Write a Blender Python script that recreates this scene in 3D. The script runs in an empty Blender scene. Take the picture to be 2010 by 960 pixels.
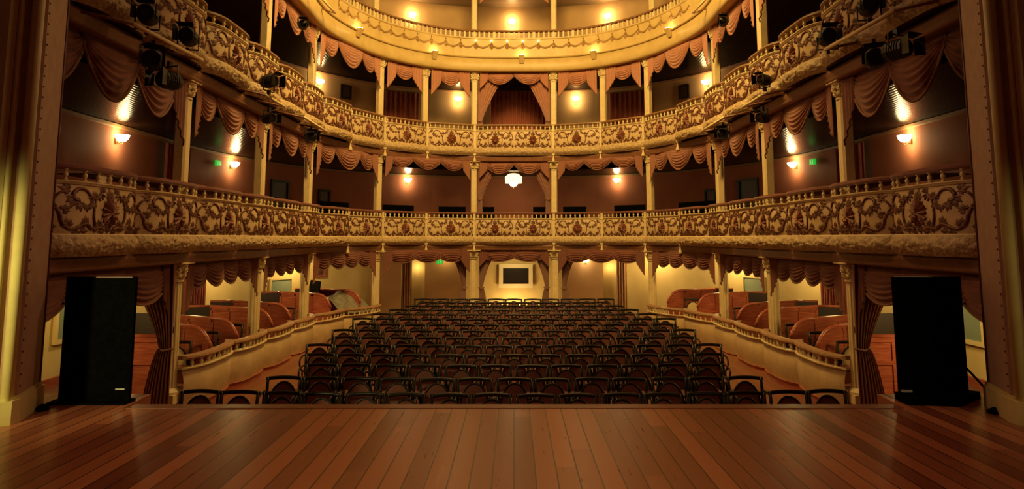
import bpy, math, random
from mathutils import Vector, Matrix, noise
random.seed(7)
PI = math.pi
C = bpy.context.scene.collection

# ------------------------------------------------------------------ materials
def mat(name, col, rough=0.5, col2=None, scale=6.0, bump=0.0, bscale=40.0, metal=0.0, emit=0.0, stretch=(1, 1, 1), sheen=0.0, spec=0.5, ecol=None):
    m = bpy.data.materials.new(name); m.use_nodes = True
    nt = m.node_tree; b = nt.nodes['Principled BSDF']
    b.inputs['Base Color'].default_value = (*col, 1); b.inputs['Roughness'].default_value = rough
    b.inputs['Metallic'].default_value = metal; b.inputs['Specular IOR Level'].default_value = spec
    if sheen: b.inputs['Sheen Weight'].default_value = sheen
    tc = nt.nodes.new('ShaderNodeTexCoord'); mp = nt.nodes.new('ShaderNodeMapping')
    mp.inputs['Scale'].default_value = stretch
    nt.links.new(tc.outputs['Object'], mp.inputs['Vector'])
    if col2:
        n = nt.nodes.new('ShaderNodeTexNoise'); n.inputs['Scale'].default_value = scale; n.inputs['Detail'].default_value = 4
        r = nt.nodes.new('ShaderNodeValToRGB')
        r.color_ramp.elements[0].position = .35; r.color_ramp.elements[1].position = .68
        r.color_ramp.elements[0].color = (*col, 1); r.color_ramp.elements[1].color = (*col2, 1)
        nt.links.new(mp.outputs['Vector'], n.inputs['Vector']); nt.links.new(n.outputs['Fac'], r.inputs['Fac'])
        nt.links.new(r.outputs['Color'], b.inputs['Base Color'])
    if bump:
        n = nt.nodes.new('ShaderNodeTexNoise'); n.inputs['Scale'].default_value = bscale; n.inputs['Detail'].default_value = 3
        bp = nt.nodes.new('ShaderNodeBump'); bp.inputs['Strength'].default_value = bump; bp.inputs['Distance'].default_value = .02
        nt.links.new(mp.outputs['Vector'], n.inputs['Vector']); nt.links.new(n.outputs['Fac'], bp.inputs['Height'])
        nt.links.new(bp.outputs['Normal'], b.inputs['Normal'])
    if emit:
        b.inputs['Emission Color'].default_value = (*(ecol or col), 1); b.inputs['Emission Strength'].default_value = emit
    return m

def planks_mat(name, ca, cb, width, axis='x', rough=.3, gap=.03, bump=.0, spec=.5):
    m = bpy.data.materials.new(name); m.use_nodes = True; nt = m.node_tree; L = nt.links.new
    b = nt.nodes['Principled BSDF']
    b.inputs['Specular IOR Level'].default_value = spec
    tc = nt.nodes.new('ShaderNodeTexCoord'); sp = nt.nodes.new('ShaderNodeSeparateXYZ'); L(tc.outputs['Object'], sp.inputs[0])
    def math_(op, a, v=None):
        n = nt.nodes.new('ShaderNodeMath'); n.operation = op; L(a, n.inputs[0])
        if v is not None:
            if isinstance(v, (int, float)): n.inputs[1].default_value = v
            else: L(v, n.inputs[1])
        return n.outputs[0]
    u = math_('DIVIDE', sp.outputs['X' if axis == 'x' else 'Y'], width)
    v = sp.outputs['Y' if axis == 'x' else 'X']
    fl = math_('FLOOR', u); fr = math_('FRACT', u)
    wn0 = nt.nodes.new('ShaderNodeTexWhiteNoise'); wn0.noise_dimensions = '1D'; L(fl, wn0.inputs['W'])
    seg = math_('FLOOR', math_('ADD', math_('DIVIDE', v, 4.5), wn0.outputs['Value']))
    cm = nt.nodes.new('ShaderNodeCombineXYZ'); L(fl, cm.inputs[0]); L(seg, cm.inputs[1])
    wn = nt.nodes.new('ShaderNodeTexWhiteNoise'); wn.noise_dimensions = '2D'; L(cm.outputs[0], wn.inputs['Vector'])
    mp = nt.nodes.new('ShaderNodeMapping'); mp.inputs['Scale'].default_value = (14, .9, 1) if axis == 'x' else (.9, 14, 1)
    L(tc.outputs['Object'], mp.inputs[0])
    ns = nt.nodes.new('ShaderNodeTexNoise'); ns.inputs['Scale'].default_value = 2.2; ns.inputs['Detail'].default_value = 5; L(mp.outputs[0], ns.inputs['Vector'])
    mix = math_('ADD', math_('MULTIPLY', wn.outputs['Value'], .75), math_('MULTIPLY', ns.outputs['Fac'], .35))
    r = nt.nodes.new('ShaderNodeValToRGB'); r.color_ramp.elements[0].color = (*ca, 1); r.color_ramp.elements[1].color = (*cb, 1)
    r.color_ramp.elements[0].position = .15; r.color_ramp.elements[1].position = .95
    L(mix, r.inputs['Fac'])
    edge = math_('LESS_THAN', math_('ABSOLUTE', math_('SUBTRACT', fr, .5)), .5 - gap)
    mx = nt.nodes.new('ShaderNodeMix'); mx.data_type = 'RGBA'; L(edge, mx.inputs['Factor'])
    mx.inputs['A'].default_value = (ca[0] * .25, ca[1] * .25, ca[2] * .25, 1); L(r.outputs['Color'], mx.inputs['B'])
    L(mx.outputs['Result'], b.inputs['Base Color'])
    rr = nt.nodes.new('ShaderNodeMapRange'); rr.inputs['To Min'].default_value = rough * .8; rr.inputs['To Max'].default_value = rough * 1.35
    L(ns.outputs['Fac'], rr.inputs['Value']); L(rr.outputs[0], b.inputs['Roughness'])
    if bump:
        bp = nt.nodes.new('ShaderNodeBump'); bp.inputs['Strength'].default_value = bump; bp.inputs['Distance'].default_value = .01
        sn = math_('SINE', math_('MULTIPLY', fr, PI)); pw = math_('POWER', sn, .35); L(pw, bp.inputs['Height']); L(bp.outputs['Normal'], b.inputs['Normal'])
    return m

CREAM = mat('cream_paint', (.72, .55, .29), .5, (.62, .45, .22), 5, .25, 60)
CREAMP = mat('cream_panel_paint', (.62, .43, .23), .55, (.5, .33, .17), 4, .2, 50)
GOLDC = mat('ochre_paint', (.56, .39, .155), .5, (.49, .33, .12), 3)
FOLI = mat('foliage_plaster', (.55, .39, .2), .6, (.36, .22, .11), 14, .9, 26)
RELIEF = mat('scroll_relief', (.085, .024, .015), .4, (.22, .085, .03), 16, .5, 60, metal=.2)
SHELL = mat('shell_relief', (.15, .042, .028), .4, (.30, .11, .05), 16, .5, 60, metal=.2)
VRAIL = mat('red_velvet', (.16, .038, .022), .8, (.2, .05, .03), 9, sheen=.3)
RAIL2 = mat('rail_brown', (.22, .1, .045), .5, (.3, .15, .06), 9)
RAILG = mat('dusty_rail', (.3, .15, .07), .6, (.38, .2, .1), 7)
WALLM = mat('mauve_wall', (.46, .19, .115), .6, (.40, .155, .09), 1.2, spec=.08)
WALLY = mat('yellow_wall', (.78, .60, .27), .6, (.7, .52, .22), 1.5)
FASC = mat('fascia_brown', (.26, .11, .055), .5, (.2, .08, .04), 5)
SOFF = mat('soffit_brown', (.3, .16, .07), .6)
MAHOG = mat('mahogany', (.30, .065, .04), .26, (.46, .13, .07), 3, stretch=(1, 1, 9), spec=.5)
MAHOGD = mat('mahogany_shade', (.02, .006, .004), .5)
CHW = mat('chair_wood', (.007, .004, .003), .38, (.014, .007, .004), 8, spec=.3)
CANE = mat('cane', (.16, .040, .028), .6, (.22, .062, .038), 30, .3, 160)
CREAMC = mat('cream_seat_back', (.6, .46, .2), .6, (.55, .4, .17), 20)
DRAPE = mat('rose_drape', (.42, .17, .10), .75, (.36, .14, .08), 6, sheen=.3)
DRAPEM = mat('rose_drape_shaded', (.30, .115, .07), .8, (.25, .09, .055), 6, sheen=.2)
DRAPED = mat('wine_drape', (.20, .06, .036), .8, (.16, .045, .028), 6, sheen=.2)  # rose fabric with dim-tier shade in the colour; bundled drapes are dark red
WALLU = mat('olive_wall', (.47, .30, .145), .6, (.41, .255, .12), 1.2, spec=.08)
WALLL = mat('lobby_wall', (.55, .33, .17), .6, (.48, .28, .14), 1.2, spec=.08)  # back wall in shadow, the shade put into the colour
DRAPER = mat('red_curtain', (.30, .07, .04), .8, (.36, .1, .055), 8, sheen=.2)
DRAPEP = mat('pale_curtain', (.5, .28, .16), .7, (.42, .22, .12), 8)
FRINGE = mat('fringe', (.22, .09, .045), .7, (.22, .09, .04), 40, .6, 90)
BLACK = mat('black_cloth', (.0015, .0015, .0015), .95, (.003, .0028, .0025), 20, spec=.02)
METAL = mat('black_metal', (.01, .01, .01), .4)
PIPE = mat('painted_pipe', (.85, .66, .34), .35, (.75, .56, .28), 9)
STEEL = mat('pale_steel', (.5, .48, .42), .35, metal=.6)
PROS = mat('proscenium_paint', (.42, .25, .15), .55, (.36, .2, .12), 8, .15, 70)
PROSL = mat('proscenium_moulding', (.68, .56, .22), .45, (.6, .48, .18), 6)
BEAD = mat('dark_bead', (.06, .025, .015), .5)
EDGE = mat('brown_edge', (.14, .05, .025), .4)
GLASSG = mat('green_glass', (.2, .26, .19), .3, (.26, .3, .22), 2)
WHITEF = mat('white_frame', (.8, .68, .45), .45)
DARKP = mat('dark_pane', (.008, .005, .004), .4, (.014, .008, .006), 30)
PICT = mat('dark_picture', (.05, .022, .014), .4, (.1, .045, .025), 14)
GREYC = mat('grey_cover', (.16, .14, .11), .5, (.28, .24, .17), 9, .4, 20)
GLOW = mat('lamp_glass', (1, .8, .5), .4, emit=16, ecol=(1, .78, .4))
GLOWS = mat('lantern_glass', (1, .8, .5), .4, emit=3.0, ecol=(1, .66, .28))
GLOWB = mat('small_bulb', (1, .85, .5), .4, emit=18, ecol=(1, .78, .38))
BRASS = mat('dull_brass', (.25, .14, .05), .4, metal=.6)
GARL = mat('garland_relief', (.34, .19, .06), .5, (.26, .14, .04), 14)
GREEN = mat('exit_green', (.02, .3, .04), .5, emit=.55, ecol=(.03, .75, .06))
EXITW = mat('exit_white', (.5, .9, .5), .5, emit=.5, ecol=(.4, .9, .35))
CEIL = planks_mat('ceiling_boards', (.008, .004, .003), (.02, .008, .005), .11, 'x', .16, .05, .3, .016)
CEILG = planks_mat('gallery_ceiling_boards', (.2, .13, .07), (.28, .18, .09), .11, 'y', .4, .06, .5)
STAGE = planks_mat('stage_planks', (.17, .042, .024), (.44, .15, .07), .146, 'x', .28, .035, .1)
NOSE = planks_mat('stage_nosing', (.14, .042, .024), (.26, .09, .045), .35, 'y', .35, .02)
PARF = planks_mat('parterre_boards', (.2, .07, .035), (.28, .1, .05), .12, 'x', .4, .02)
BOXF = mat('box_floor', (.14, .05, .03), .5, (.2, .07, .04), 6)

# ------------------------------------------------------------------ mesh helpers
class MB:
    def __init__(s): s.v = []; s.f = []
    def add(s, v, f):
        o = len(s.v); s.v += [tuple(p) for p in v]; s.f += [tuple(i + o for i in q) for q in f]; return s
    def box(s, cx, cy, cz, sx, sy, sz, rz=0.0, taper=1.0):
        v = []
        for z in (-1, 1):
            k = taper if z > 0 else 1
            for x, y in ((-1, -1), (1, -1), (1, 1), (-1, 1)):
                a, b = x * sx / 2 * k, y * sy / 2 * k
                v.append((cx + a * math.cos(rz) - b * math.sin(rz), cy + a * math.sin(rz) + b * math.cos(rz), cz + z * sz / 2))
        return s.add(v, [(3, 2, 1, 0), (4, 5, 6, 7), (0, 1, 5, 4), (1, 2, 6, 5), (2, 3, 7, 6), (3, 0, 4, 7)])
    def grid(s, fn, nu, nv, flip=False):
        v = [fn(i / nu, j / nv) for j in range(nv + 1) for i in range(nu + 1)]
        f = []
        for j in range(nv):
            for i in range(nu):
                a = j * (nu + 1) + i; q = (a, a + 1, a + nu + 2, a + nu + 1)
                f.append(q[::-1] if flip else q)
        return s.add(v, f)
    def tube(s, pts, r, n=6, cap=True, closed=False, flat=1.0):
        P = [Vector(p) for p in pts]; m = len(P)
        R = r if isinstance(r, (list, tuple)) else [r] * m
        v = []; up = None
        for i in range(m):
            a = P[i - 1] if (i > 0 or closed) else P[i]; b = P[(i + 1) % m] if (i < m - 1 or closed) else P[i]
            t = (b - a)
            t = t.normalized() if t.length > 1e-9 else Vector((0, 0, 1))
            if up is None:
                up = Vector((0, 0, 1)) if abs(t.z) < .9 else Vector((1, 0, 0))
            x = up - t * up.dot(t)
            if x.length < 1e-6: x = t.orthogonal()
            x.normalize(); up = x; y = t.cross(x)
            for k in range(n):
                an = 2 * PI * k / n
                v.append(P[i] + (x * math.cos(an) + y * math.sin(an) * flat) * R[i])
        f = []
        for i in range(m if closed else m - 1):
            j = (i + 1) % m
            for k in range(n):
                l = (k + 1) % n
                f.append((i * n + k, i * n + l, j * n + l, j * n + k))
        if cap and not closed:
            f.append(tuple(range(n - 1, -1, -1))); f.append(tuple((m - 1) * n + k for k in range(n)))
        return s.add(v, f)
    def lathe(s, prof, n=12, c=(0, 0, 0), sq=None):
        v = []; f = []; m = len(prof)
        for r, z in prof:
            for k in range(n):
                a = 2 * PI * (k + .5) / n; rr = r
                if sq: rr = r * sq(a)
                v.append((c[0] + rr * math.cos(a), c[1] + rr * math.sin(a), c[2] + z))
        for i in range(m - 1):
            for k in range(n):
                l = (k + 1) % n; f.append((i * n + k, i * n + l, (i + 1) * n + l, (i + 1) * n + k))
        f.append(tuple(range(n - 1, -1, -1))); f.append(tuple((m - 1) * n + k for k in range(n)))
        return s.add(v, f)
    def prism(s, poly, z0, z1):
        n = len(poly)
        v = [(x, y, z0) for x, y in poly] + [(x, y, z1) for x, y in poly]
        f = [(i, (i + 1) % n, n + (i + 1) % n, n + i) for i in range(n)]
        f += [tuple(range(n - 1, -1, -1)), tuple(range(n, 2 * n))]
        return s.add(v, f)
    def leaf(s, u, z, ang, L, W, h):
        # one carved lobe lying in the u-z plane, raised towards -y
        ca, sa = math.cos(ang), math.sin(ang)
        def p(a, b, o): return (u + a * ca - b * sa, -o, z + a * sa + b * ca)
        v = [p(0, 0, 0), p(L * .45, W, .002), p(L, 0, .004), p(L * .45, -W, .002), p(L * .5, 0, h)]
        return s.add(v, [(0, 4, 1), (1, 4, 2), (2, 4, 3), (3, 4, 0)])
    def sweep(s, path, prof, closed=False):
        # path: [(x,y)], prof: [(offset to the house interior, z)]
        n = len(path); nr = norms(path); m = len(prof); v = []; f = []
        for i in range(n):
            for o, z in prof: v.append((path[i][0] + nr[i][0] * o, path[i][1] + nr[i][1] * o, z))
        for i in range(n - 1):
            for k in range(m if closed else m - 1):
                l = (k + 1) % m; f.append((i * m + k, i * m + l, (i + 1) * m + l, (i + 1) * m + k))
        return s.add(v, f)
    def map(s, fn): s.v = [tuple(fn(*p)) for p in s.v]; return s
    def mesh(s, name, m, smooth=False):
        me = bpy.data.meshes.new(name); me.from_pydata(s.v, [], s.f); me.materials.append(m)
        if smooth: me.polygons.foreach_set('use_smooth', [True] * len(me.polygons))
        me.validate(); me.update(); return me

def norms(path):
    out = []; n = len(path)
    for i in range(n):
        a = path[max(0, i - 1)]; b = path[min(n - 1, i + 1)]
        dx, dy = b[0] - a[0], b[1] - a[1]; l = math.hypot(dx, dy) or 1
        out.append((dy / l, -dx / l))
    return out

def catmull(P, k=6):
    out = []; n = len(P)
    for i in range(n - 1):
        p0, p1, p2, p3 = P[max(0, i - 1)], P[i], P[i + 1], P[min(n - 1, i + 2)]
        for j in range(k):
            t = j / k
            out.append(tuple(.5 * (2 * b + (c - a) * t + (2 * a - 5 * b + 4 * c - d) * t * t + (3 * b - a - 3 * c + d) * t ** 3)
                             for a, b, c, d in zip(p0, p1, p2, p3)))
    out.append(tuple(P[-1])); return out

def tag(o, label=None, cat=None, group=None, kind=None):
    if label: o['label'] = label
    if cat: o['category'] = cat
    if group: o['group'] = group
    if kind: o['kind'] = kind
    return o

def thing(name, label, cat, loc=(0, 0, 0), rz=0.0, group=None, kind=None):
    o = bpy.data.objects.new(name, None); C.objects.link(o); o.empty_display_size = .1
    o.location = loc; o.rotation_euler = (0, 0, rz)
    return tag(o, label, cat, group, kind)

def part(name, me, parent=None, loc=(0, 0, 0), rot=None, scale=None):
    o = bpy.data.objects.new(name, me); C.objects.link(o)
    if parent: o.parent = parent
    o.location = loc
    if rot: o.rotation_euler = rot
    if scale: o.scale = scale
    return o

def obj(name, mb, m, parent=None, smooth=False, loc=(0, 0, 0)): return part(name, mb.mesh(name, m, smooth), parent, loc)
def struct(name, mb, m, smooth=False):
    o = obj(name, mb, m, None, smooth); o['kind'] = 'structure'; return o

KIDS = {}
def freeze(root):
    # remember the tree below a prototype, so that copies need no scene lookups
    ch = {}
    for o in C.objects:
        if o.parent: ch.setdefault(o.parent.name, []).append(o)
    def rec(o): return [(c, rec(c)) for c in ch.get(o.name, [])]
    KIDS[root.name] = rec(root)
USED = set()
def place(proto, loc, rz=0.0, label=None, group=None, scale=None):
    if proto.name not in USED:
        USED.add(proto.name); r = proto
    else:
        r = proto.copy(); C.objects.link(r)
        def rec(lst, par):
            for c, sub in lst:
                d = c.copy(); C.objects.link(d); d.parent = par; rec(sub, d)
        rec(KIDS[proto.name], r)
    r.location = loc; r.rotation_euler = (0, 0, rz)
    if scale: r.scale = scale
    if label: r['label'] = label
    if group: r['group'] = group
    return r

ORD = 'zeroth first second third fourth fifth sixth seventh eighth ninth tenth eleventh twelfth thirteenth fourteenth fifteenth sixteenth'.split()

# ------------------------------------------------------------------ plan
JL = [(-5.6, 8.1), (-5.6, 9.95), (-5.6, 11.85), (-5.6, 13.75), (-5.6, 15.55), (-5.6, 17.4), (-5.6, 19.2), (-5.155, 21.0), (-4.36, 22.55), (-3.07, 23.75), (-1.42, 24.35)]
J = JL + [(-x, y) for x, y in reversed(JL)]            # 22 joints, 21 bays
RING = [(-5.6, 6.95)] + J + [(5.6, 6.95)]
RINGS = catmull(RING, 6)
WL = [(-8.6, 6.9), (-8.6, 10), (-8.6, 13), (-8.6, 16), (-8.6, 18.5), (-8.25, 20.8), (-7.3, 23.2), (-5.6, 25.3), (-3.2, 26.7), (0, 27.1)]
WP = WL + [(-x, y) for x, y in reversed(WL[:-1])]
WS = catmull(WP, 6)
def resample(P, n):
    d = [0]
    for a, b in zip(P, P[1:]): d.append(d[-1] + math.dist(a, b))
    out = []; j = 0
    for i in range(n + 1):
        t = d[-1] * i / n
        while j < len(d) - 2 and d[j + 1] < t: j += 1
        k = (t - d[j]) / ((d[j + 1] - d[j]) or 1)
        out.append((P[j][0] + (P[j + 1][0] - P[j][0]) * k, P[j][1] + (P[j + 1][1] - P[j][1]) * k))
    return out
def joint_out(i, off):
    n = norms(J)[i]; return (J[i][0] - n[0] * off, J[i][1] - n[1] * off)
def chord(a, b):
    return ((a[0] + b[0]) / 2, (a[1] + b[1]) / 2), math.atan2(b[1] - a[1], b[0] - a[0]), math.dist(a, b)
R1, R2 = 2.51, 5.68          # top of the two balcony rails
def floor_z(y): return -1.45 + .0155 * (y - 9.8)

# ------------------------------------------------------------------ setting
def ribbon(inner, outer, z0, z1, n=90):
    a = resample(inner, n); b = resample(outer, n); m = MB()
    v = []
    for p, q in zip(a, b): v += [(p[0], p[1], z0), (q[0], q[1], z0), (q[0], q[1], z1), (p[0], p[1], z1)]
    f = []
    for i in range(n):
        for k in range(4):
            l = (k + 1) % 4; f.append((i * 4 + k, i * 4 + l, (i + 1) * 4 + l, (i + 1) * 4 + k))
    m.add(v, f); return m
struct('floor', MB().add([(-9, 6.9, floor_z(6.9)), (9, 6.9, floor_z(6.9)), (9, 27.3, floor_z(27.3)), (-9, 27.3, floor_z(27.3))], [(0, 1, 2, 3)]), PARF)
st = MB().prism([(-8.4, -2), (8.4, -2), (8.4, 6.0), (7.0, 7.28), (3.75, 7.28), (3.7, 6.68), (-3.7, 6.68), (-3.75, 7.28), (-7.0, 7.28), (-8.4, 6.0)], -.12, 0)
struct('floor_stage', st, STAGE)
nz = MB().prism([(-3.68, 6.68), (3.68, 6.68), (3.68, 6.83), (-3.68, 6.83)], -.12, .004)
struct('trim_stage_edge', nz, NOSE)
struct('wall_stage_front', MB().box(0, 6.72, -.85, 7.2, .08, 1.46).box(-5.4, 7.2, -.85, 3.3, .08, 1.46).box(5.4, 7.2, -.85, 3.3, .08, 1.46), FASC)
for nm, z0, z1 in (('floor_lower_balcony', 1.42, 1.5), ('floor_upper_balcony', 4.62, 4.7), ('floor_gallery', 7.92, 8.0)):
    struct(nm, ribbon(RINGS, WS, z0, z1), BOXF)
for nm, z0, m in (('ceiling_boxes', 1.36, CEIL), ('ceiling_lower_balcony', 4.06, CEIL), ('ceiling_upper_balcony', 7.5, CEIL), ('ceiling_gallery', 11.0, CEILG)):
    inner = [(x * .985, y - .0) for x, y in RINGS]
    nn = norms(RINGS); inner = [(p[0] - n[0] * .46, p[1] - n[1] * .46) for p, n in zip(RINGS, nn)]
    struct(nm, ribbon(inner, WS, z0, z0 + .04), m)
# raised floor of the ground-floor boxes, both sides
half = [p for p in RINGS if p[0] < -4.2]; halfw = [p for p in WS if p[0] < -5.9]
nn = norms(half); half = [(p[0] - n[0] * .05, p[1] - n[1] * .05) for p, n in zip(half, nn)]
struct('floor_boxes_left', ribbon(half, halfw, -1.3, -1.15, 40), BOXF)
struct('floor_boxes_right', ribbon([(-x, y) for x, y in half], [(-x, y) for x, y in halfw], -1.3, -1.15, 40), BOXF)
# walls by storey: left, back, right
nW = len(WS)
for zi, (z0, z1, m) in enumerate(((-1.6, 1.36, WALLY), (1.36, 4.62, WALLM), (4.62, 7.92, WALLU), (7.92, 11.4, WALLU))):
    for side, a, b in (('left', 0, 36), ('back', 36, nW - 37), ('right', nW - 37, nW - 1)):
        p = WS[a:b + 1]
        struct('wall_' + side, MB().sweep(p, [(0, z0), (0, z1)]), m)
for side, p in (('left', WS[:40]), ('right', WS[-40:])):
    struct('baseboard_' + side, MB().sweep(p, [(.01, -1.16), (.03, -1.16), (.03, -.98), (.01, -.97)]), MAHOG, )
# dark timber cornice under the ceilings of the two balconies
for nm, z in (('trim_1', 4.02), ('trim_2', 7.46)):
    struct(nm, MB().sweep(WS, [(.0, z - .05), (.04, z - .03), (.05, z + .03), (0, z + .04)]), SOFF)
# added patches before the yellow back wall; their mauve stands in for its shade
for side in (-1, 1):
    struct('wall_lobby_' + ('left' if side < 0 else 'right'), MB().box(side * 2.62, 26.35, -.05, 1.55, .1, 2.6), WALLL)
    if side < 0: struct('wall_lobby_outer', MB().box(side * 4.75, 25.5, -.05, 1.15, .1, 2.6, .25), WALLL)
# balcony edge beams
for nm, R, dz in (('trim_lower_balcony', R1, 0), ('trim_upper_balcony', R2, 0)):
    struct(nm, MB().sweep(RINGS, [(-.32, R - 1.14), (.03, R - 1.14), (.05, R - 1.2), (.0, R - 1.24), (.02, R - 1.3), (-.02, R - 1.34), (-.32, R - 1.34)], True), FASC, True)

# ------------------------------------------------------------------ balcony parapet panels
def bulge(W, B, n):
    return lambda u: B * (1 - min(1, abs(2 * u / W)) ** n)
def arcs(cx, cz, rx, rz, a0, a1, n=12):
    return [(cx + rx * math.cos(math.radians(a0 + (a1 - a0) * i / n)), -.012, cz + rz * math.sin(math.radians(a0 + (a1 - a0) * i / n))) for i in range(n + 1)]
def spline(P, k=4): return catmull([(x, -.012, z) for x, z in P], k)
def cluster(m, u, z, ang, L, n=5, spread=2.2):
    for i in range(n):
        a = ang + spread * (i / (n - 1) - .5)
        l = L * (1 - .35 * abs(2 * i / (n - 1) - 1))
        m.leaf(u, z, a, l * 1.08, l * .33, .04)
def taper(n, a, b): return [a + (b - a) * i / (n - 1) for i in range(n)]
def motif(m, sh, u0, k=1.0, q=1.0):
    # shell medallion
    N = 26; v = [(u0, -.055, -.02)]; f = []
    for ring in (.35, .7, 1.0):
        for i in range(N):
            a = 2 * PI * i / N; r = .168 * ring * (1 + .07 * math.cos(a * 13) * ring)
            v.append((u0 + r * math.cos(a) * k, -.055 + .045 * ring ** 2 - (.026 if i % 2 == 0 else -.012) * ring, -.02 + r * 1.05 * math.sin(a)))
    for i in range(N): f.append((0, 1 + (i + 1) % N, 1 + i))
    for r in range(2):
        for i in range(N):
            a = 1 + r * N + i; b = 1 + r * N + (i + 1) % N; f.append((a, b, b + N, a + N))
    sh.add(v, f)
    sh.lathe([(.001, -.05), (.035, -.035), (.05, 0), (.035, .03), (.001, .045)], 8, (u0, -.06, -.075))
    for a in range(-60, 250, 38): sh.leaf(u0, -.02, math.radians(a), .235, .035, .02)
    # leafy crown and the two sprigs beside it
    cluster(m, u0, .155, PI / 2, .15, 5, 2.4); cluster(m, u0, -.2, -PI / 2, .1, 5, 2.6)
    for s in (-1, 1):
        def X(P): return [(u0 + s * k * x, y, z) for x, y, z in P]
        def A(d): return math.radians(d) if s > 0 else PI - math.radians(d)
        m.tube(X(arcs(.235, -.02, .105, .19, 95, -85)), taper(13, .011 * q, .024 * q), 5)
        m.tube(X(arcs(.2, .155, .035, .03, -60, 200, 8)), .012, 5)
        m.tube(X(spline([(.12, .19), (.2, .22), (.3, .15), (.4, .17), (.47, .245), (.58, .26), (.66, .2), (.66, .13), (.6, .11)])), taper(33, .016 * q, .026 * q), 5)
        m.tube(X(spline([(.1, -.24), (.2, -.21), (.34, -.23), (.45, -.17), (.55, -.2), (.66, -.24), (.76, -.17), (.8, -.05), (.84, .02), (.89, -.03)])), taper(37, .028 * q, .016 * q), 5)
        m.tube(X(spline([(.7, .22), (.8, .2), (.86, .1), (.83, .03)])), .013, 5)
        for (x, z, d, L) in ((.15, .235, 80, .1), (.3, .16, 60, .1), (.34, .1, -50, .12), (.4, .13, 110, .09), (.64, .16, -70, .16), (.7, .23, 20, .12), (.58, .09, -100, .12), (.47, .07, -95, .1),
                             (.47, -.18, 85, .12), (.45, -.22, -40, .11), (.3, -.23, 160, .12), (.2, -.2, 70, .1), (.7, -.21, 75, .12), (.62, -.25, 200, .1), (.82, -.24, 10, .1), (.78, -.02, 150, .11), (.1, -.22, -30, .12)):
            cluster(m, u0 + s * k * x, z, A(d), L * (.4 + .6 * q), 5, 2.3)

def make_panel(name, W, B, n, motifs, nbal, railm, amp):
    b = bulge(W, B, n); Wi = W - .012
    t = thing(name, 'x', 'balcony panel')
    nu = 28
    U = [(-Wi / 2) + Wi * i / nu for i in range(nu + 1)]
    def strip(prof, m, nm, par=None, smooth=True):
        q = MB(); M = len(prof); v = []
        for u in U:
            for o, z in prof: v.append((u, -b(u) - o, z))
        f = []
        for i in range(nu):
            for k in range(M):
                l = (k + 1) % M; f.append((i * M + k, i * M + l, (i + 1) * M + l, (i + 1) * M + k))
        f.append(tuple(range(M))); f.append(tuple(nu * M + k for k in range(M - 1, -1, -1)))
        q.add(v, f); return obj(nm, q, m, par or t, False)
    strip([(-.1, -.07), (.03, -.075), (.055, -.05), (.05, -.015), (.02, 0), (-.1, 0)], railm, 'handrail')
    bal = MB().lathe([(.03, -.2), (.03, -.192), (.014, -.186), (.02, -.165), (.032, -.14), (.026, -.115), (.012, -.098), (.022, -.086), (.03, -.078), (.03, -.07)], 8).mesh('baluster', CREAM, True)
    for i in range(nbal):
        u = (-.5 + (i + .5) / nbal) * Wi * .96
        part('baluster', bal, t, (u, -b(u) - .005, 0))
    strip([(-.07, -.25), (.02, -.25), (.03, -.235), (.045, -.22), (.045, -.205), (-.07, -.2)], CREAM, 'ledge')
    def surf(u, z):
        h = (z + .87) / .62; return -b(u) - .035 * math.sin(PI * max(0, min(1, h))) ** .8
    fp = MB().grid(lambda s, h: (-Wi / 2 + Wi * s, surf(-Wi / 2 + Wi * s, -.87 + .62 * h), -.87 + .62 * h), nu, 8)
    fpo = obj('front_panel', fp, CREAMP, t, True)
    m = MB(); sh = MB()
    for u0, k in motifs: motif(m, sh, u0, k, 1.0 if B > .1 else .68)
    def mp(x, y, z):
        zz = z - .56; u = max(-Wi / 2, min(Wi / 2, x)); return (u, surf(u, zz) + y + .006, zz)
    obj('scrollwork', m.map(mp), RELIEF, fpo, True)
    obj('shell', sh.map(mp), SHELL, fpo, False)
    def band(s, h):
        u = -Wi / 2 + Wi * s; z = -.87 - .27 * h
        o = .03 + .075 * math.sin(PI * min(1, h * .85 + .12)) - .09 * max(0, h - .6)
        k = math.sin(PI * h) ** .5 if 0 < h < 1 else 0
        d = .8 * noise.noise((u * 12, z * 14, 3)) + .8 * noise.noise((u * 30, z * 32, 7))
        return (u, -b(u) - o - amp * d * k, z)
    fb = MB().grid(band, 120, 18)
    obj('foliage_band', fb, FOLI, t, True)
    strip([(-.04, -.885), (.03, -.885), (.05, -.87), (.03, -.855), (-.04, -.855)], CREAM, 'lower_moulding')
    freeze(t); return t

mot1 = [(0, 1.0)]
pr = {}
for lv, railm in ((1, VRAIL), (2, RAIL2)):
    pr[lv, 's'] = make_panel('balcony_parapet', 1.82, .235, 4.5, mot1, 7, railm, .03)
    pr[lv, 'e'] = make_panel('balcony_parapet', 1.755, .06, 3, [(0, .97)], 10, railm, .012)
    pr[lv, 'c'] = make_panel('balcony_parapet', 2.84, .06, 3, [(-.675, .72), (.675, .72)], 17, railm, .012)
for lv, R, nm in ((1, R1, 'lower'), (2, R2, 'upper')):
    for i in range(21):
        (cx, cy), a, L = chord(J[i], J[i + 1])
        kind, W = ('c', 2.84) if i == 10 else (('s', 1.82) if i < 7 or i > 13 else ('e', 1.755))
        if i == 10: lab = 'wide %s balcony front panel in the centre with two shell medallions' % nm
        else:
            k = (i if i < 10 else 20 - i) + 1
            lab = 'cream scrollwork %s balcony front panel, %s from the stage on the %s side' % (nm, ORD[k], 'left' if i < 10 else 'right')
        place(pr[lv, kind], (cx, cy, R), a, lab, '%s balcony front panels' % nm, (L / W, 1, 1))

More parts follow.
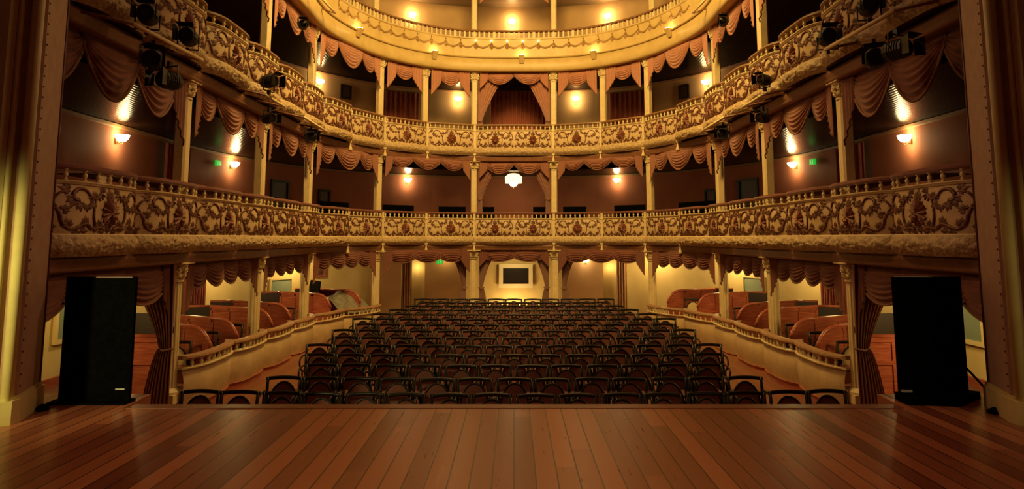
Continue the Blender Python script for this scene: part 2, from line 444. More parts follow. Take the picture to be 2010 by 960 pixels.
# narrow pilaster strips with a drop at the joints of the rounded end
t = thing('pilaster_strip', 'x', 'pilaster', kind='thing')
obj('strip', MB().box(0, -.03, -.6, .085, .1, 1.1).box(0, -.04, -1.1, .11, .13, .06).box(0, -.035, -.24, .1, .12, .05), CREAM, t)
obj('drop', MB().lathe([(.012, -1.40), (.05, -1.38), (.075, -1.36), (.05, -1.30), (.03, -1.22), (.02, -1.15)], 10, (0, -.09, 0)), CREAM, t, True)
freeze(t)
for lv, R, nm in ((1, R1, 'lower'), (2, R2, 'upper')):
    for i in range(7, 15):
        n = norms(J)[i]; k = i if i <= 10 else 21 - i
        place(t, (J[i][0], J[i][1], R), math.atan2(n[1], n[0]) + PI / 2,
              'slim cream pilaster strip on the %s balcony front, %s from the centre on the %s' % (nm, ORD[11 - k], 'left' if i <= 10 else 'right'), '%s balcony pilaster strips' % nm)

# ------------------------------------------------------------------ columns
def make_column(H, flute, w=.095):
    t = thing('balcony_column', 'x', 'column', kind='thing')
    if flute:
        sq = lambda a: 1 + .05 * math.cos(a * 12)
        obj('shaft', MB().lathe([(w * 1.05, .3), (w, H - .3)], 48, sq=sq), CREAM, t)
    else:
        c = w * .32
        P = [(-w, -w + c), (-w + c, -w), (w - c, -w), (w, -w + c), (w, w - c), (w - c, w), (-w + c, w), (-w, w - c)]
        obj('shaft', MB().prism(P, .2, H - .3), CREAM, t)
    obj('base', MB().box(0, 0, .1, w * 2.8, w * 2.8, .2).lathe([(w * 1.5, .2), (w * 1.5, .24), (w * 1.15, .3)], 16), CREAM, t)
    cp = MB().lathe([(w * 1.05, H - .34), (w * 1.25, H - .33), (w * 1.25, H - .30), (w * 1.05, H - .29), (w * 1.15, H - .2), (w * 1.55, H - .09), (w * 1.75, H - .06), (w * 1.75, H - .03)], 16)
    cp.box(0, 0, H - .015, w * 3.9, w * 3.9, .03)
    for k in range(8):
        a = k * PI / 4; q = MB()
        for zz, L in ((H - .29, .17), (H - .2, .13)): cluster(q, 0, zz, PI / 2, L, 3, 1.3)
        q.map(lambda x, y, z: ((w * 1.2 - y + .35 * max(0, z - H + .25)) * math.cos(a) - x * math.sin(a), (w * 1.2 - y + .35 * max(0, z - H + .25)) * math.sin(a) + x * math.cos(a), z))
        cp.add(q.v, q.f)
    obj('capital', cp, CREAM, t, False)
    freeze(t); return t
tiers = (('stalls box', -1.2, 1.19, [2, 4, 6, 8, 10], True), ('lower balcony', 1.5, 4.36, [2, 4, 6, 8, 10], False), ('upper balcony', 4.7, 7.64, [2, 4, 6, 8, 9, 10], False), ('top gallery', 8.0, 11.0, [6, 8, 10], False))
for nm, z0, z1, idx, fl in tiers:
    cp = make_column(z1 - z0, fl, .12 if fl else .107)
    for side in (-1, 1):
        for q, i in enumerate(idx):
            off = .55 if nm == 'top gallery' else .22
            p = joint_out(i, off); n = norms(J)[i]
            a = math.atan2(n[1], n[0]) + PI / 2
            if i < 7: a = PI / 2
            place(cp, (p[0] * (-side), p[1], z0), a if side < 0 else PI - a if i >= 7 else -PI / 2,
                  'cream %s column, %s from the stage on the %s side' % (nm, ORD[q + 1], 'left' if side < 0 else 'right'), nm + ' columns')
# p[0] is negative for the left joints; mirrored for the right
for o in C.objects:
    if o.get('category') == 'column' and o.parent is None:
        lab = o['label']
        o.location.x = -abs(o.location.x) if lab.endswith('left side') else abs(o.location.x)

# ------------------------------------------------------------------ drapery
def swag_mesh(w, D, tier):
    dm = (DRAPED, DRAPEM, DRAPE, DRAPED)[int(tier)]  # lower tiers take darker copies, their shade sits in the colour
    def fn(s, t):
        e = math.sin(PI * s) ** .75 if 0 < s < 1 else 0
        z = -t * ((.05 + D * e) if tier else D * (.58 + .42 * e))
        y = -.10 * e * math.sin(PI * min(1, t * .9)) - .024 * math.sin(t * 7.2 * 2 * PI + math.sin(s * 3) * .6) * e ** .7 * (.45 + .55 * t)
        return ((s - .5) * w, y, z)
    m = MB().grid(fn, 22, 52)
    e = [fn(i / 22, 1) for i in range(23)]
    fr = MB().tube([(x, y - .004, z - .012) for x, y, z in e], .02, 6)
    return m.mesh('swag', dm, True), fr.mesh('fringe', FRINGE, True)
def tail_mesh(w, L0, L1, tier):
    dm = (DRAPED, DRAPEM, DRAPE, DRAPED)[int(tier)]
    # cascade: short at s=0, long at s=1
    def fn(s, t):
        k = s * 4; fl = math.floor(k * .999); fr_ = k - fl
        L = L0 + (L1 - L0) * s ** 1.1
        y = -.035 * (1 - abs(2 * fr_ - 1)) - .05 * s
        return ((s - .5) * w * (1 - .25 * t * (1 - s)), y, -t * L)
    m = MB().grid(fn, 24, 8)
    e = [fn(i / 24, 1) for i in range(25)]
    return m.mesh('tail', dm, True), MB().tube([(x, y - .003, z - .01) for x, y, z in e], .018, 5).mesh('fringe', FRINGE, True)
def tied_mesh(w, H, wt, zt, wb, pleats=7, concave=1.6, dm=DRAPE):
    # tied-back drape: full width at the top, gathered to wt at height zt below the top, then falling to width wb
    def width(t):
        z = t * H
        if z < zt: return wt + (w - wt) * (1 - z / zt) ** concave
        return wt + (wb - wt) * min(1, (z - zt) / max(.01, H - zt)) ** .6
    def fn(s, t):
        ww = width(t); amp = .045 * (.6 + .4 * ww / w)
        return (s * ww, -amp * math.sin(s * pleats * 2 * PI + t * .6) - .05 * math.sin(PI * s), -t * H)
    return MB().grid(fn, 56, 30).mesh('drape', dm, True)
SW = {}
def get(fn, *a):
    k = (fn.__name__,) + tuple(round(x, 3) for x in a)
    if k not in SW: SW[k] = fn(*a)
    return SW[k]
def valance(p, q, z, label, group, fracs, D, tails, off=.22, gap=.2):
    (cx, cy), a, L = chord(p, q); L -= 2 * gap
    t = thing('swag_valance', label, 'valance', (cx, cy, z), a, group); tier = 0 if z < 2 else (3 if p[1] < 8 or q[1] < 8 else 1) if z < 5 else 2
    tw = tails[0]; x = -L / 2
    span = L - (tw * 1.1 if tw else 0); x = -span / 2
    # swags overlap a little
    for k, f in enumerate(fracs):
        w = span * f; ov = w * 1.1
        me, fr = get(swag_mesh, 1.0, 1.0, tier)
        d = D * (1.0 if isinstance(D, float) else 1) * (.78 + .3 * (f * len(fracs)) - .06)
        o = part('swag', me, t, (x + w / 2, -.02 * (k % 2), 0), None, (ov, 1, d)); part('fringe', fr, o)
        x += w
    if tw:
        me, fr = get(tail_mesh, 1.0, .5, 1.0, tier)
        for s in (-1, 1):
            o = part('tail', me, t, (s * (L / 2 - tw / 2), -.05, 0), None, (s * tw, 1, tails[1])); part('fringe', fr, o)
    t.rotation_euler = (0, 0, a)
    return t
def mir(p): return (-p[0], p[1])
valance(joint_out(10, .5), joint_out(11, .5), 10.96, 'rose swag valance between the two centre columns of the top gallery', None, [.5, .5], .3, (.4, .62))
bays = {'stalls boxes': (1.2, [0, 2, 4, 6, 8, 10]), 'lower balcony': (4.36, [0, 2, 4, 6, 8, 10]), 'upper balcony': (7.64, [2, 4, 6, 8, 9, 10])}
for nm, (z, idx) in bays.items():
    for side in (-1, 1):
        for q in range(len(idx) - 1):
            i, j = idx[q], idx[q + 1]
            a, b = joint_out(i, .2), joint_out(j, .2)
            if i == 0: a = (-5.8, 7.3)
            if side > 0: a, b = mir(b), mir(a)
            lab = 'rose swag valance over the %s, %s bay from the stage on the %s side' % (nm, ORD[q + 1], 'left' if side < 0 else 'right')
            if nm == 'upper balcony' and j - i == 1: fr, D, tl = [1.0], .52, (.42, .95)
            elif i == 0: fr, D, tl = [.33, .34, .33], .75 if nm == 'lower balcony' else .62, (.34, 1.15)
            elif nm == 'stalls boxes': fr, D, tl = ([.25, .25, .25, .25], .5, (.36, .86)) if j < 10 else ([.34, .33, .33], .42, (.34, .8))
            elif nm == 'lower balcony': fr, D, tl = ([.28, .44, .28], .56, (.27, .95)) if j < 9 else ([.3, .36, .34], .36, (.3, .72))
            else: fr, D, tl = [.28, .44, .28], .62, (.3, 1.05)
            valance(a, b, z, lab, nm + ' valances', fr, D, tl)
    valance(joint_out(10, .2), joint_out(11, .2), z, 'rose swag valance of two swags over the centre bay of the %s' % nm, nm + ' valances', [.5, .5], .42, (.32, .62))
def tied(x, y, z, a, me, label, tie, mirror=False, group=None):
    t = thing('tied_curtain', label, 'curtain', (x, y, z), a, group)
    o = part('drape', me, t)
    obj('tieback', MB().tube([(-.02, 0, tie[1]), (tie[0] / 2, -.09, tie[1] - .03), (tie[0] + .03, 0, tie[1] + .01), (tie[0] / 2, .06, tie[1])], .022, 6, closed=True), FRINGE, t, True)
    if mirror: t.scale = (-1, 1, 1)
    return t
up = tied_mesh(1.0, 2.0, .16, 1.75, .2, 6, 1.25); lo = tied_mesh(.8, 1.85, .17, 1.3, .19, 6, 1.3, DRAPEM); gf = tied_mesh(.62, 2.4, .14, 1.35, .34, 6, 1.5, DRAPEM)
cx, cy = joint_out(10, .32)
for s in (-1, 1):
    sd = 'left' if s < 0 else 'right'
    tied(s * 1.32, cy, 7.6, 0, up, 'rose curtain tied back beside the %s centre column of the upper balcony' % sd, (.16, -1.75), s > 0, 'upper balcony centre curtains')
    tied(s * 1.32, cy, 4.3, 0, lo, 'rose curtain tied back beside the %s centre column of the lower balcony' % sd, (.17, -1.3), s > 0, 'lower balcony centre curtains')
    tied(s * 1.24, cy, 1.2, 0, gf, 'rose curtain tied back on the inner side of the %s centre stalls column' % sd, (.14, -1.35), s > 0, 'stalls rear curtains')
    tied(s * 1.71, cy, 1.2, 0, gf, 'rose curtain tied back on the outer side of the %s centre stalls column' % sd, (.14, -1.35), s < 0, 'stalls rear curtains')
    # long curtain beside the stage box
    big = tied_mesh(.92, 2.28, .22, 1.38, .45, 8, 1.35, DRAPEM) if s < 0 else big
    tied(s * 5.62, 11.5, 1.18, 0, big, 'long rose curtain tied back beside the black panel and first stalls column at %s' % sd, (.2, -1.38), s < 0, 'stage box curtains')
def flat_curtain(loc, w, H, rz, m, label, n=9, group=None, lift=0):
    t = thing('plain_curtain', label, 'curtain', loc, rz, group)
    me = MB().grid(lambda s, q: ((s - .5) * w, -.05 * math.sin(s * n * 2 * PI) - .01 * math.sin(s * 31), -q * H), n * 8, 6)
    obj('cloth', me, m, t, True)
    obj('curtain_rod', MB().tube([(-w / 2 - .04, 0, .02), (w / 2 + .04, 0, .02)], .014, 6), BRASS, t)
    return t
flat_curtain((.22, 26.75, 7.42), 2.35, 2.5, 0, DRAPER, 'wide dark red curtain closing the doorway at the centre of the upper balcony', 14)
for s in (-1, 1):
    sd = 'left' if s < 0 else 'right'
    flat_curtain((s * 4.5, 25.85, 7.22), 1.7, 2.4, -s * .42, DRAPER, 'dark red pleated curtain on the %s back wall of the upper balcony' % sd, 9, 'upper balcony door curtains')
    flat_curtain((s * 4.03, 25.95, 1.15), .38, 2.35, -s * .3, DRAPEP, 'narrow rose curtain at the %s rear door of the stalls' % sd, 4, 'stalls door curtains')
    flat_curtain((s * 8.42, 18.3, 1.1), 1.3, 2.15, -s * PI / 2, DRAPER, 'dark red pleated curtain on the %s wall behind the stalls boxes' % sd, 8, 'box wall curtains')
    flat_curtain((s * 8.42, 17.0, 3.9), 1.3, 2.4, -s * PI / 2, DRAPER, 'dark red curtain on the %s side wall of the lower balcony' % sd, 8, 'lower balcony wall curtains')

# ------------------------------------------------------------------ gallery parapet
GP = resample(RINGS, 150)
t = thing('gallery_parapet', 'smooth ochre gallery front with garlands, white balusters and wall lamps above the columns', 'balcony front')
obj('lower_fascia', MB().sweep(GP, [(-.3, 7.66), (.08, 7.62), (.14, 7.64), (.17, 7.7), (.22, 8.08), (-.3, 8.08)], True), GOLDC, t, True)
obj('moulding', MB().sweep(GP, [(.18, 8.08), (.26, 8.085), (.28, 8.11), (.25, 8.14), (.18, 8.15)], True), GOLDC, t)
obj('frieze', MB().sweep(GP, [(-.1, 8.15), (.2, 8.15), (.14, 8.8), (.18, 8.83), (.18, 8.87), (-.1, 8.87)], True), GOLDC, t)
obj('handrail', MB().sweep(GP, [(.03, 9.1), (.16, 9.1), (.18, 9.13), (.15, 9.16), (.03, 9.16)], True), RAIL2, t)
# visible stretch of the curve
A = [p for p in resample(RINGS, 600) if p[1] > 20.2]
bl = MB().box(0, 0, 8.985, .055, .04, .23).mesh('baluster', CREAM); bw = MB().box(0, 0, 8.985, .1, .06, .23).mesh('baluster', CREAM)
AA = resample(A, 82); nn = norms(AA)
for i, (p, n) in enumerate(zip(AA, nn)):
    part('baluster', bw if i % 8 == 5 else bl, t, (p[0] + n[0] * .1, p[1] + n[1] * .1, 0), (0, 0, math.atan2(n[1], n[0]) + PI / 2))
g = MB()
g.tube([(-.25 + .5 * i / 10, -.012, 8.60 - .12 * math.sin(PI * i / 10)) for i in range(11)], [.02 + .018 * math.sin(PI * i / 10) for i in range(11)], 5)
for i in range(1, 10): cluster(g, -.25 + .05 * i, 8.60 - .12 * math.sin(PI * i / 10), -PI / 2, .05, 3, 2.4)
cluster(g, -.25, 8.6, PI / 2, .09, 5, 3.4); cluster(g, -.25, 8.58, -PI / 2, .19, 5, 1.5)
g.tube([(-.25, -.012, 8.6), (-.25, -.012, 8.73)], .016, 5)
gm = g.mesh('garland', GARL)
fm = MB().lathe([(.002, -.02), (.02, -.012), (.024, 0), (.016, .014), (.002, .02)], 8).mesh('bulb', GLOWB, True); fm2 = fm.copy(); fm2.materials[0] = BRASS
BB = resample(A, 26); nb = norms(BB)
for i, (p, n) in enumerate(zip(BB, nb)):
    a = math.atan2(n[1], n[0]) + PI / 2
    o = part('garland', gm, t, (p[0] + n[0] * .165, p[1] + n[1] * .165, 0), (0, 0, a))
    part('bulb', fm if abs(i - 13) < 3 else fm2, o, (-.25, -.03, 8.745))

# ------------------------------------------------------------------ lamps
def pt(name, loc, e, col=(1, .6, .2), r=.06):
    l = bpy.data.lights.new(name, 'POINT'); l.energy = e; l.color = col; l.shadow_soft_size = r
    o = bpy.data.objects.new(name, l); C.objects.link(o); o.location = loc; return o
def spot(name, loc, to, e, ang, col=(1, .62, .22), blend=1.0, r=.2):
    l = bpy.data.lights.new(name, 'SPOT'); l.energy = e; l.color = col; l.spot_size = math.radians(ang); l.spot_blend = blend; l.shadow_soft_size = r
    o = bpy.data.objects.new(name, l); C.objects.link(o); o.location = loc
    o.rotation_euler = (Vector(to) - Vector(loc)).to_track_quat('-Z', 'Y').to_euler(); return o
def area(name, loc, to, e, sx, sy, col=(1, .62, .22)):
    l = bpy.data.lights.new(name, 'AREA'); l.energy = e; l.color = col; l.shape = 'RECTANGLE'; l.size = sx; l.size_y = sy
    o = bpy.data.objects.new(name, l); C.objects.link(o); o.location = loc
    o.rotation_euler = (Vector(to) - Vector(loc)).to_track_quat('-Z', 'Y').to_euler(); return o

sc = thing('wall_sconce', 'x', 'wall lamp')
obj('glass_bowl', MB().lathe([(.01, -.12), (.07, -.10), (.12, -.05), (.15, .03), (.14, .03), (.05, -.05)], 14, (0, -.14, 0)), GLOW, sc, True)
obj('bracket', MB().box(0, -.02, -.08, .07, .03, .16).tube([(0, -.02, -.12), (0, -.1, -.15), (0, -.14, -.1)], .013, 6), BRASS, sc)
obj('finial', MB().lathe([(.002, -.17), (.018, -.155), (.022, -.135), (.01, -.11), (.012, -.1)], 8, (0, -.14, 0)), BRASS, sc, True)
freeze(sc)
def on_wall(ratio):
    for a, b in zip(WS, WS[1:]):
        ra, rb = a[0] / a[1], b[0] / b[1]
        if (ra - ratio) * (rb - ratio) <= 0 and ra != rb:
            k = (ratio - ra) / (rb - ra); dx, dy = b[0] - a[0], b[1] - a[1]; l = math.hypot(dx, dy)
            return (a[0] + dx * k, a[1] + dy * k), (dy / l, -dx / l)
LAMPS = [  # X/Y bearing on the wall, height, strength, wording
    (-.5900, 3.78, 9, 'glass sconce on the left wall of the lower balcony, first from the stage', 'lower balcony sconces'),
    (-.4180, 3.80, 9, 'glass sconce beside the exit sign on the left wall of the lower balcony', 'lower balcony sconces'),
    (-.1578, 3.85, 7, 'glass sconce on the back wall of the lower balcony, left of the lantern', 'lower balcony sconces'),
    (.1525, 3.85, 7, 'glass sconce on the back wall of the lower balcony, right of the lantern', 'lower balcony sconces'),
    (.4165, 3.80, 9, 'glass sconce beside the exit sign on the right wall of the lower balcony', 'lower balcony sconces'),
    (.5880, 3.78, 9, 'glass sconce on the right wall of the lower balcony, first from the stage', 'lower balcony sconces'),
    (-.2935, 7.12, 15, 'glass sconce on the left side wall of the upper balcony', 'upper balcony sconces'),
    (-.0840, 7.15, 15, 'glass sconce on the back wall of the upper balcony, left of the centre curtain', 'upper balcony sconces'),
    (.0925, 7.15, 15, 'glass sconce on the back wall of the upper balcony, right of the centre curtain', 'upper balcony sconces'),
    (.2900, 7.12, 13, 'glass sconce on the right side wall of the upper balcony', 'upper balcony sconces'),
    (-.1548, 10.40, 24, 'glass sconce on the gallery back wall, left of the centre one', 'gallery sconces'),
    (-.0030, 10.38, 24, 'glass sconce on the gallery back wall between the two centre columns', 'gallery sconces'),
    (.1425, 10.40, 24, 'glass sconce on the gallery back wall, right of the centre one', 'gallery sconces')]
for ra, z, e, lab, grp in LAMPS:
    p, n = on_wall(ra); a = math.atan2(n[1], n[0]) + PI / 2
    place(sc, (p[0] + n[0] * .005, p[1] + n[1] * .005, z), a, lab, grp)
    pt('sconce_light', (p[0] + n[0] * .15, p[1] + n[1] * .15, z + .10), e * .8, (1, .68, .27), .1)
    pt('sconce_light', (p[0] + n[0] * .20, p[1] + n[1] * .20, z - .22), e * .9, (1, .68, .27), .06)
# lantern hanging in the centre of the lower balcony
t = thing('ceiling_lantern', 'glowing glass ceiling lantern hanging in the centre bay of the lower balcony', 'ceiling lamp', (-.02, 25.6, 0))
obj('shade', MB().lathe([(.36, 3.66), (.37, 3.88), (.2, 4.0), (.08, 4.02)], 6), GLOWS, t)
obj('bulb', MB().lathe([(.01, 3.52), (.12, 3.56), (.18, 3.66), (.15, 3.75), (.02, 3.78)], 12), GLOW, t, True)
obj('finial', MB().lathe([(.003, 3.46), (.02, 3.48), (.012, 3.53)], 8), BRASS, t)
obj('stem', MB().tube([(0, 0, 4.0), (0, 0, 4.06)], .03, 8), BRASS, t)
pt('lantern_light', (-.02, 25.5, 3.38), 9, r=.1)
# small uplights on the gallery front
ul = thing('gallery_uplight', 'x', 'wall lamp')
obj('box', MB().add([(-.1, -.02, 0), (.1, -.02, 0), (.1, -.2, 0), (-.1, -.2, 0), (-.08, -.02, -.26), (.08, -.02, -.26), (.08, -.05, -.26), (-.08, -.05, -.26)],
                    [(0, 1, 5, 4), (1, 2, 6, 5), (2, 3, 7, 6), (3, 0, 4, 7), (4, 5, 6, 7)]), GOLDC, ul)
obj('lamp', MB().lathe([(.02, 0), (.075, .005), (.075, .02), (.03, .035)], 10, (0, -.11, 0)), GLOWB, ul, True)
freeze(ul)
for px, lab in ((-.242, 'far left'), (-.1255, 'inner left'), (.006, 'middle'), (.1276, 'inner right'), (.241, 'far right')):
    best = None
    for k, p in enumerate(GP):
        d = abs(p[0] / p[1] - px) + (0 if p[1] > 18 else 9)
        if best is None or d < best[0]: best = (d, k)
    k = best[1]; p = GP[k]; n = norms(GP)[k]
    place(ul, (p[0] + n[0] * .2, p[1] + n[1] * .2, 8.17), math.atan2(n[1], n[0]) + PI / 2, 'small lit uplight box on the gallery front moulding, %s of the five' % lab, 'gallery front uplights')
    pt('uplight', (p[0] + n[0] * .34, p[1] + n[1] * .34, 8.26), 4.5, (1, .68, .25), .03)

# ------------------------------------------------------------------ stalls box parapets, dividers and box chairs
def make_box_front():
    W, B = 1.80, .2; b = bulge(W, B, 3.2); Wi = W - .012; nu = 24
    t = thing('box_parapet', 'x', 'box parapet')
    U = [(-Wi / 2) + Wi * i / nu for i in range(nu + 1)]
    def strip(prof, m, nm):
        q = MB(); M = len(prof); v = []
        for u in U:
            for o, z in prof: v.append((u, -b(u) - o, z))
        f = []
        for i in range(nu):
            for k in range(M):
                l = (k + 1) % M; f.append((i * M + k, i * M + l, (i + 1) * M + l, (i + 1) * M + k))
        f += [tuple(range(M)), tuple(nu * M + k for k in range(M - 1, -1, -1))]
        return obj(nm, q.add(v, f), m, t)
    strip([(-.1, -.07), (.04, -.075), (.07, -.045), (.06, -.01), (.02, .005), (-.1, 0)], RAILG, 'handrail')
    bal = MB().lathe([(.03, -.2), (.03, -.192), (.015, -.186), (.022, -.165), (.03, -.14), (.02, -.11), (.014, -.095), (.03, -.08), (.03, -.07)], 8).mesh('baluster', CREAM, True)
    for i in range(9):
        u = (-.5 + (i + .5) / 9) * Wi * .96; part('baluster', bal, t, (u, -b(u) - .01, 0))
    strip([(-.09, -.235), (.03, -.235), (.06, -.215), (.06, -.2), (-.09, -.2)], CREAM, 'ledge')
    H = .60
    def surf(s, h):
        u = -Wi / 2 + Wi * s
        return (u, -b(u) - .055 * math.sin(PI * (1 - h) ** .8) + .03, -.83 + H * h)
    obj('front_panel', MB().grid(surf, nu, 10), CREAMP, t, True)
    strip([(-.1, -1.02), (-.03, -1.02), (-.02, -.85), (.01, -.83), (-.1, -.83)], MAHOG, 'plinth')
    freeze(t); return t
bf = make_box_front()
for side in (-1, 1):
    for q, i in enumerate(range(2, 8)):
        a, b = J[i], J[i + 1]
        if side > 0: a, b = mir(b), mir(a)
        (cx, cy), an, L = chord(a, b)
        place(bf, (cx, cy, -.365 - .016 * (cy - 12)), an, 'plain cream bowed box parapet of the stalls, %s from the stage on the %s side' % (ORD[q + 1], 'left' if side < 0 else 'right'), 'stalls box parapets', (L / 1.80, 1, 1))

def make_divider():
    # runs along +x from the box front outwards, top falling in a quarter round to the front
    t = thing('box_divider', 'x', 'box divider')
    top = [(0, -.42), (.04, -.32), (.1, -.22), (.19, -.13), (.3, -.07), (.42, -.045), (.55, -.04), (1.75, -.02)]
    m = MB(); n = len(top); v = []
    for y in (-.02, .02):
        v += [(x, y, z - .03) for x, z in top] + [(x, y, -1.1) for x, z in reversed(top)]
    N = 2 * n
    f = []
    for k in range(n - 1):
        f.append((k, k + 1, N - 2 - k, N - 1 - k)); f.append((N + k, N + N - 1 - k, N + N - 2 - k, N + k + 1))
    f += [(k, N + k, N + (k + 1) % N, (k + 1) % N) for k in range(N)]
    m.add(v, f)
    obj('panel_board', m, MAHOG, t)
    fr = MB()
    for y in (-.028, .028):
        for x in (.62, 1.2, 1.7): fr.box(x, y, -.3, .06, .016, .5)
        fr.box(.95, y, -.56, 1.7, .016, .06); fr.box(1.15, y, -.09, 1.15, .016, .06)
    obj('panel_moulding', fr, MAHOG, t)
    obj('cap_rail', MB().tube([(x, 0, z - .012) for x, z in top], .042, 8, flat=.75), MAHOG, t, True)
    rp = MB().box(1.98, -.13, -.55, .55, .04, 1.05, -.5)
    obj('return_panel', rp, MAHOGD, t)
    obj('return_cap', MB().tube([(1.74, 0, -.02), (2.22, -.26, -.02)], .03, 6), MAHOG, t, True)
    freeze(t); return t
dv = make_divider()
DIV = [(5.5, 12.97), (5.5, 14.2), (5.5, 16.2), (5.5, 17.5), (5.28, 20.45), (4.72, 21.9)]
for side in (-1, 1):
    for q, (x, y) in enumerate(DIV):
        a = math.atan2(.3, 1)
        place(dv, (side * (x + .12), y, 0), PI - a if side < 0 else a, 'polished mahogany box divider with curved end, %s from the stage on the %s side' % (ORD[q + 1], 'left' if side < 0 else 'right'), 'mahogany box dividers', (1, 1 if side > 0 else -1, 1))
# panelled mahogany screen behind the stage-box curtain
for s in (-1, 1):
    t = thing('panelled_screen', 'tall mahogany panelled screen between the black panel and the tied curtain at %s' % ('left' if s < 0 else 'right'), 'screen', (s * 6.85, 12.1, -1.15), 0, 'stage box screens')
    obj('board', MB().box(0, 0, .52, 1.7, .05, 1.04), MAHOG, t)
    fr = MB()
    for x in (-.82, -.3, .25, .8): fr.box(x, -.035, .52, .07, .03, 1.0)
    for z in (.05, .62, 1.0): fr.box(0, -.035, z, 1.7, .028, .07)
    obj('frame', fr, MAHOG, t)
    obj('cap', MB().tube([(-.86, 0, 1.06), (.86, 0, 1.06)], .04, 8), MAHOG, t, True)
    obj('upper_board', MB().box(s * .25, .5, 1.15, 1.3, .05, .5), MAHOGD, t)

# ------------------------------------------------------------------ chairs
def make_chair(name, panelm, cat='chair'):
    t = thing(name, 'x', cat)
    by = lambda z: .20 + max(0, z - .45) * .2
    seat = [(.235 * math.copysign(abs(math.cos(a)) ** .8, math.cos(a)), -.0 + .215 * math.copysign(abs(math.sin(a)) ** .8, math.sin(a))) for a in [2 * PI * k / 20 for k in range(20)]]
    obj('seat', MB().prism(seat, .435, .465), CANE, t)
    obj('seat_frame', MB().tube([(x * 1.03, y * 1.03, .445) for x, y in seat], .02, 6, closed=True), CHW, t, True)
    post = {s: MB().tube([(s * .225, .24, 0), (s * .24, .2, .3), (s * .25, .2, .45), (s * .255, by(.7), .7), (s * .258, by(.872), .872)], [.018, .023, .026, .025, .024], 6).mesh('back_post', CHW, True) for s in (-1, 1)}
    arm = {s: MB().tube(catmull([(s * .255, by(.68), .68), (s * .264, .14, .69), (s * .264, -.02, .68), (s * .258, -.13, .64), (s * .245, -.17, .56), (s * .225, -.15, .46)], 4), .0175, 6).mesh('arm', CHW, True) for s in (-1, 1)}
    leg = MB().tube([(0, -.01, 0), (0, 0, .44)], [.013, .019], 6).mesh('front_leg', CHW, True)
    for s in (-1, 1):
        part('back_post', post[s], t); part('arm', arm[s], t); part('front_leg', leg, t, (s * .195, -.165, 0))
    rail = [(-.282 + .564 * i / 10, by(.86) + .02 * math.sin(PI * i / 10), .852 + .016 * math.sin(PI * i / 10)) for i in range(11)]
    obj('top_rail', MB().tube(rail, .029, 8, flat=.75), CHW, t, True)
    hp = [(.215 * math.cos(a), by(.47 + .335 * math.sin(a)) + .005, .47 + .335 * math.sin(a)) for a in [PI * k / 14 for k in range(15)]]
    obj('hoop', MB().tube(hp, .0165, 6), CHW, t, True)
    v = hp; c = (0, by(.47), .47)
    obj('back_panel', MB().add([(x, y + .003, z) for x, y, z in v] + [c], [(i, i + 1, 15) for i in range(14)]), panelm, t)
    freeze(t); return t
ch = make_chair('bentwood_chair', CANE)
ROWS = [(16, 776), (13, 748.3), (12, 716), (13, 696), (14, 679), (13, 663.3), (14, 650), (13, 637.3), (14, 626.7), (13, 616.7), (12, 609.3), (11, 601.7), (10, 594), (11, 586.7)]
for k, (n, _) in enumerate(ROWS):
    Y = 9.85 + .985 * k
    if k == 2: Y += .05
    for i in range(n):
        x = (i - (n - 1) / 2) * .6
        x += (.010 if i % 2 == 0 else -.010) + random.uniform(-.002, .002)
        if k == 0 and (i < 2 or i > 13): pass
        y = Y + .0115 * x * x + random.uniform(-.02, .02) - .25
        tz = -.60 + .0165 * (Y - 9.85) + (.04 if k in (2, 3) else 0)      # top of this row's rails
        place(ch, (x, y, floor_z(y)), random.uniform(-.012, .012),
              'dark bentwood armchair with cane back, %s row from the stage, %s from the left' % (ORD[k + 1], ORD[i + 1]), 'bentwood chairs in the stalls')
bc = make_chair('box_chair', CREAMC)
for side in (-1, 1):
    for q, (x, y, r) in enumerate(((6.02, 12.45, -.5), (6.08, 13.7, -.4), (6.1, 14.95, -.4), (6.15, 18.55, -.3)) + (((5.45, 21.2, -.3),) if side > 0 else ())):
        place(bc, (side * x, y, -1.15), -side * r * -1, 'bentwood chair with cream back, %s stalls box on the %s side' % (ORD[q + 1], 'left' if side < 0 else 'right'), 'box chairs')

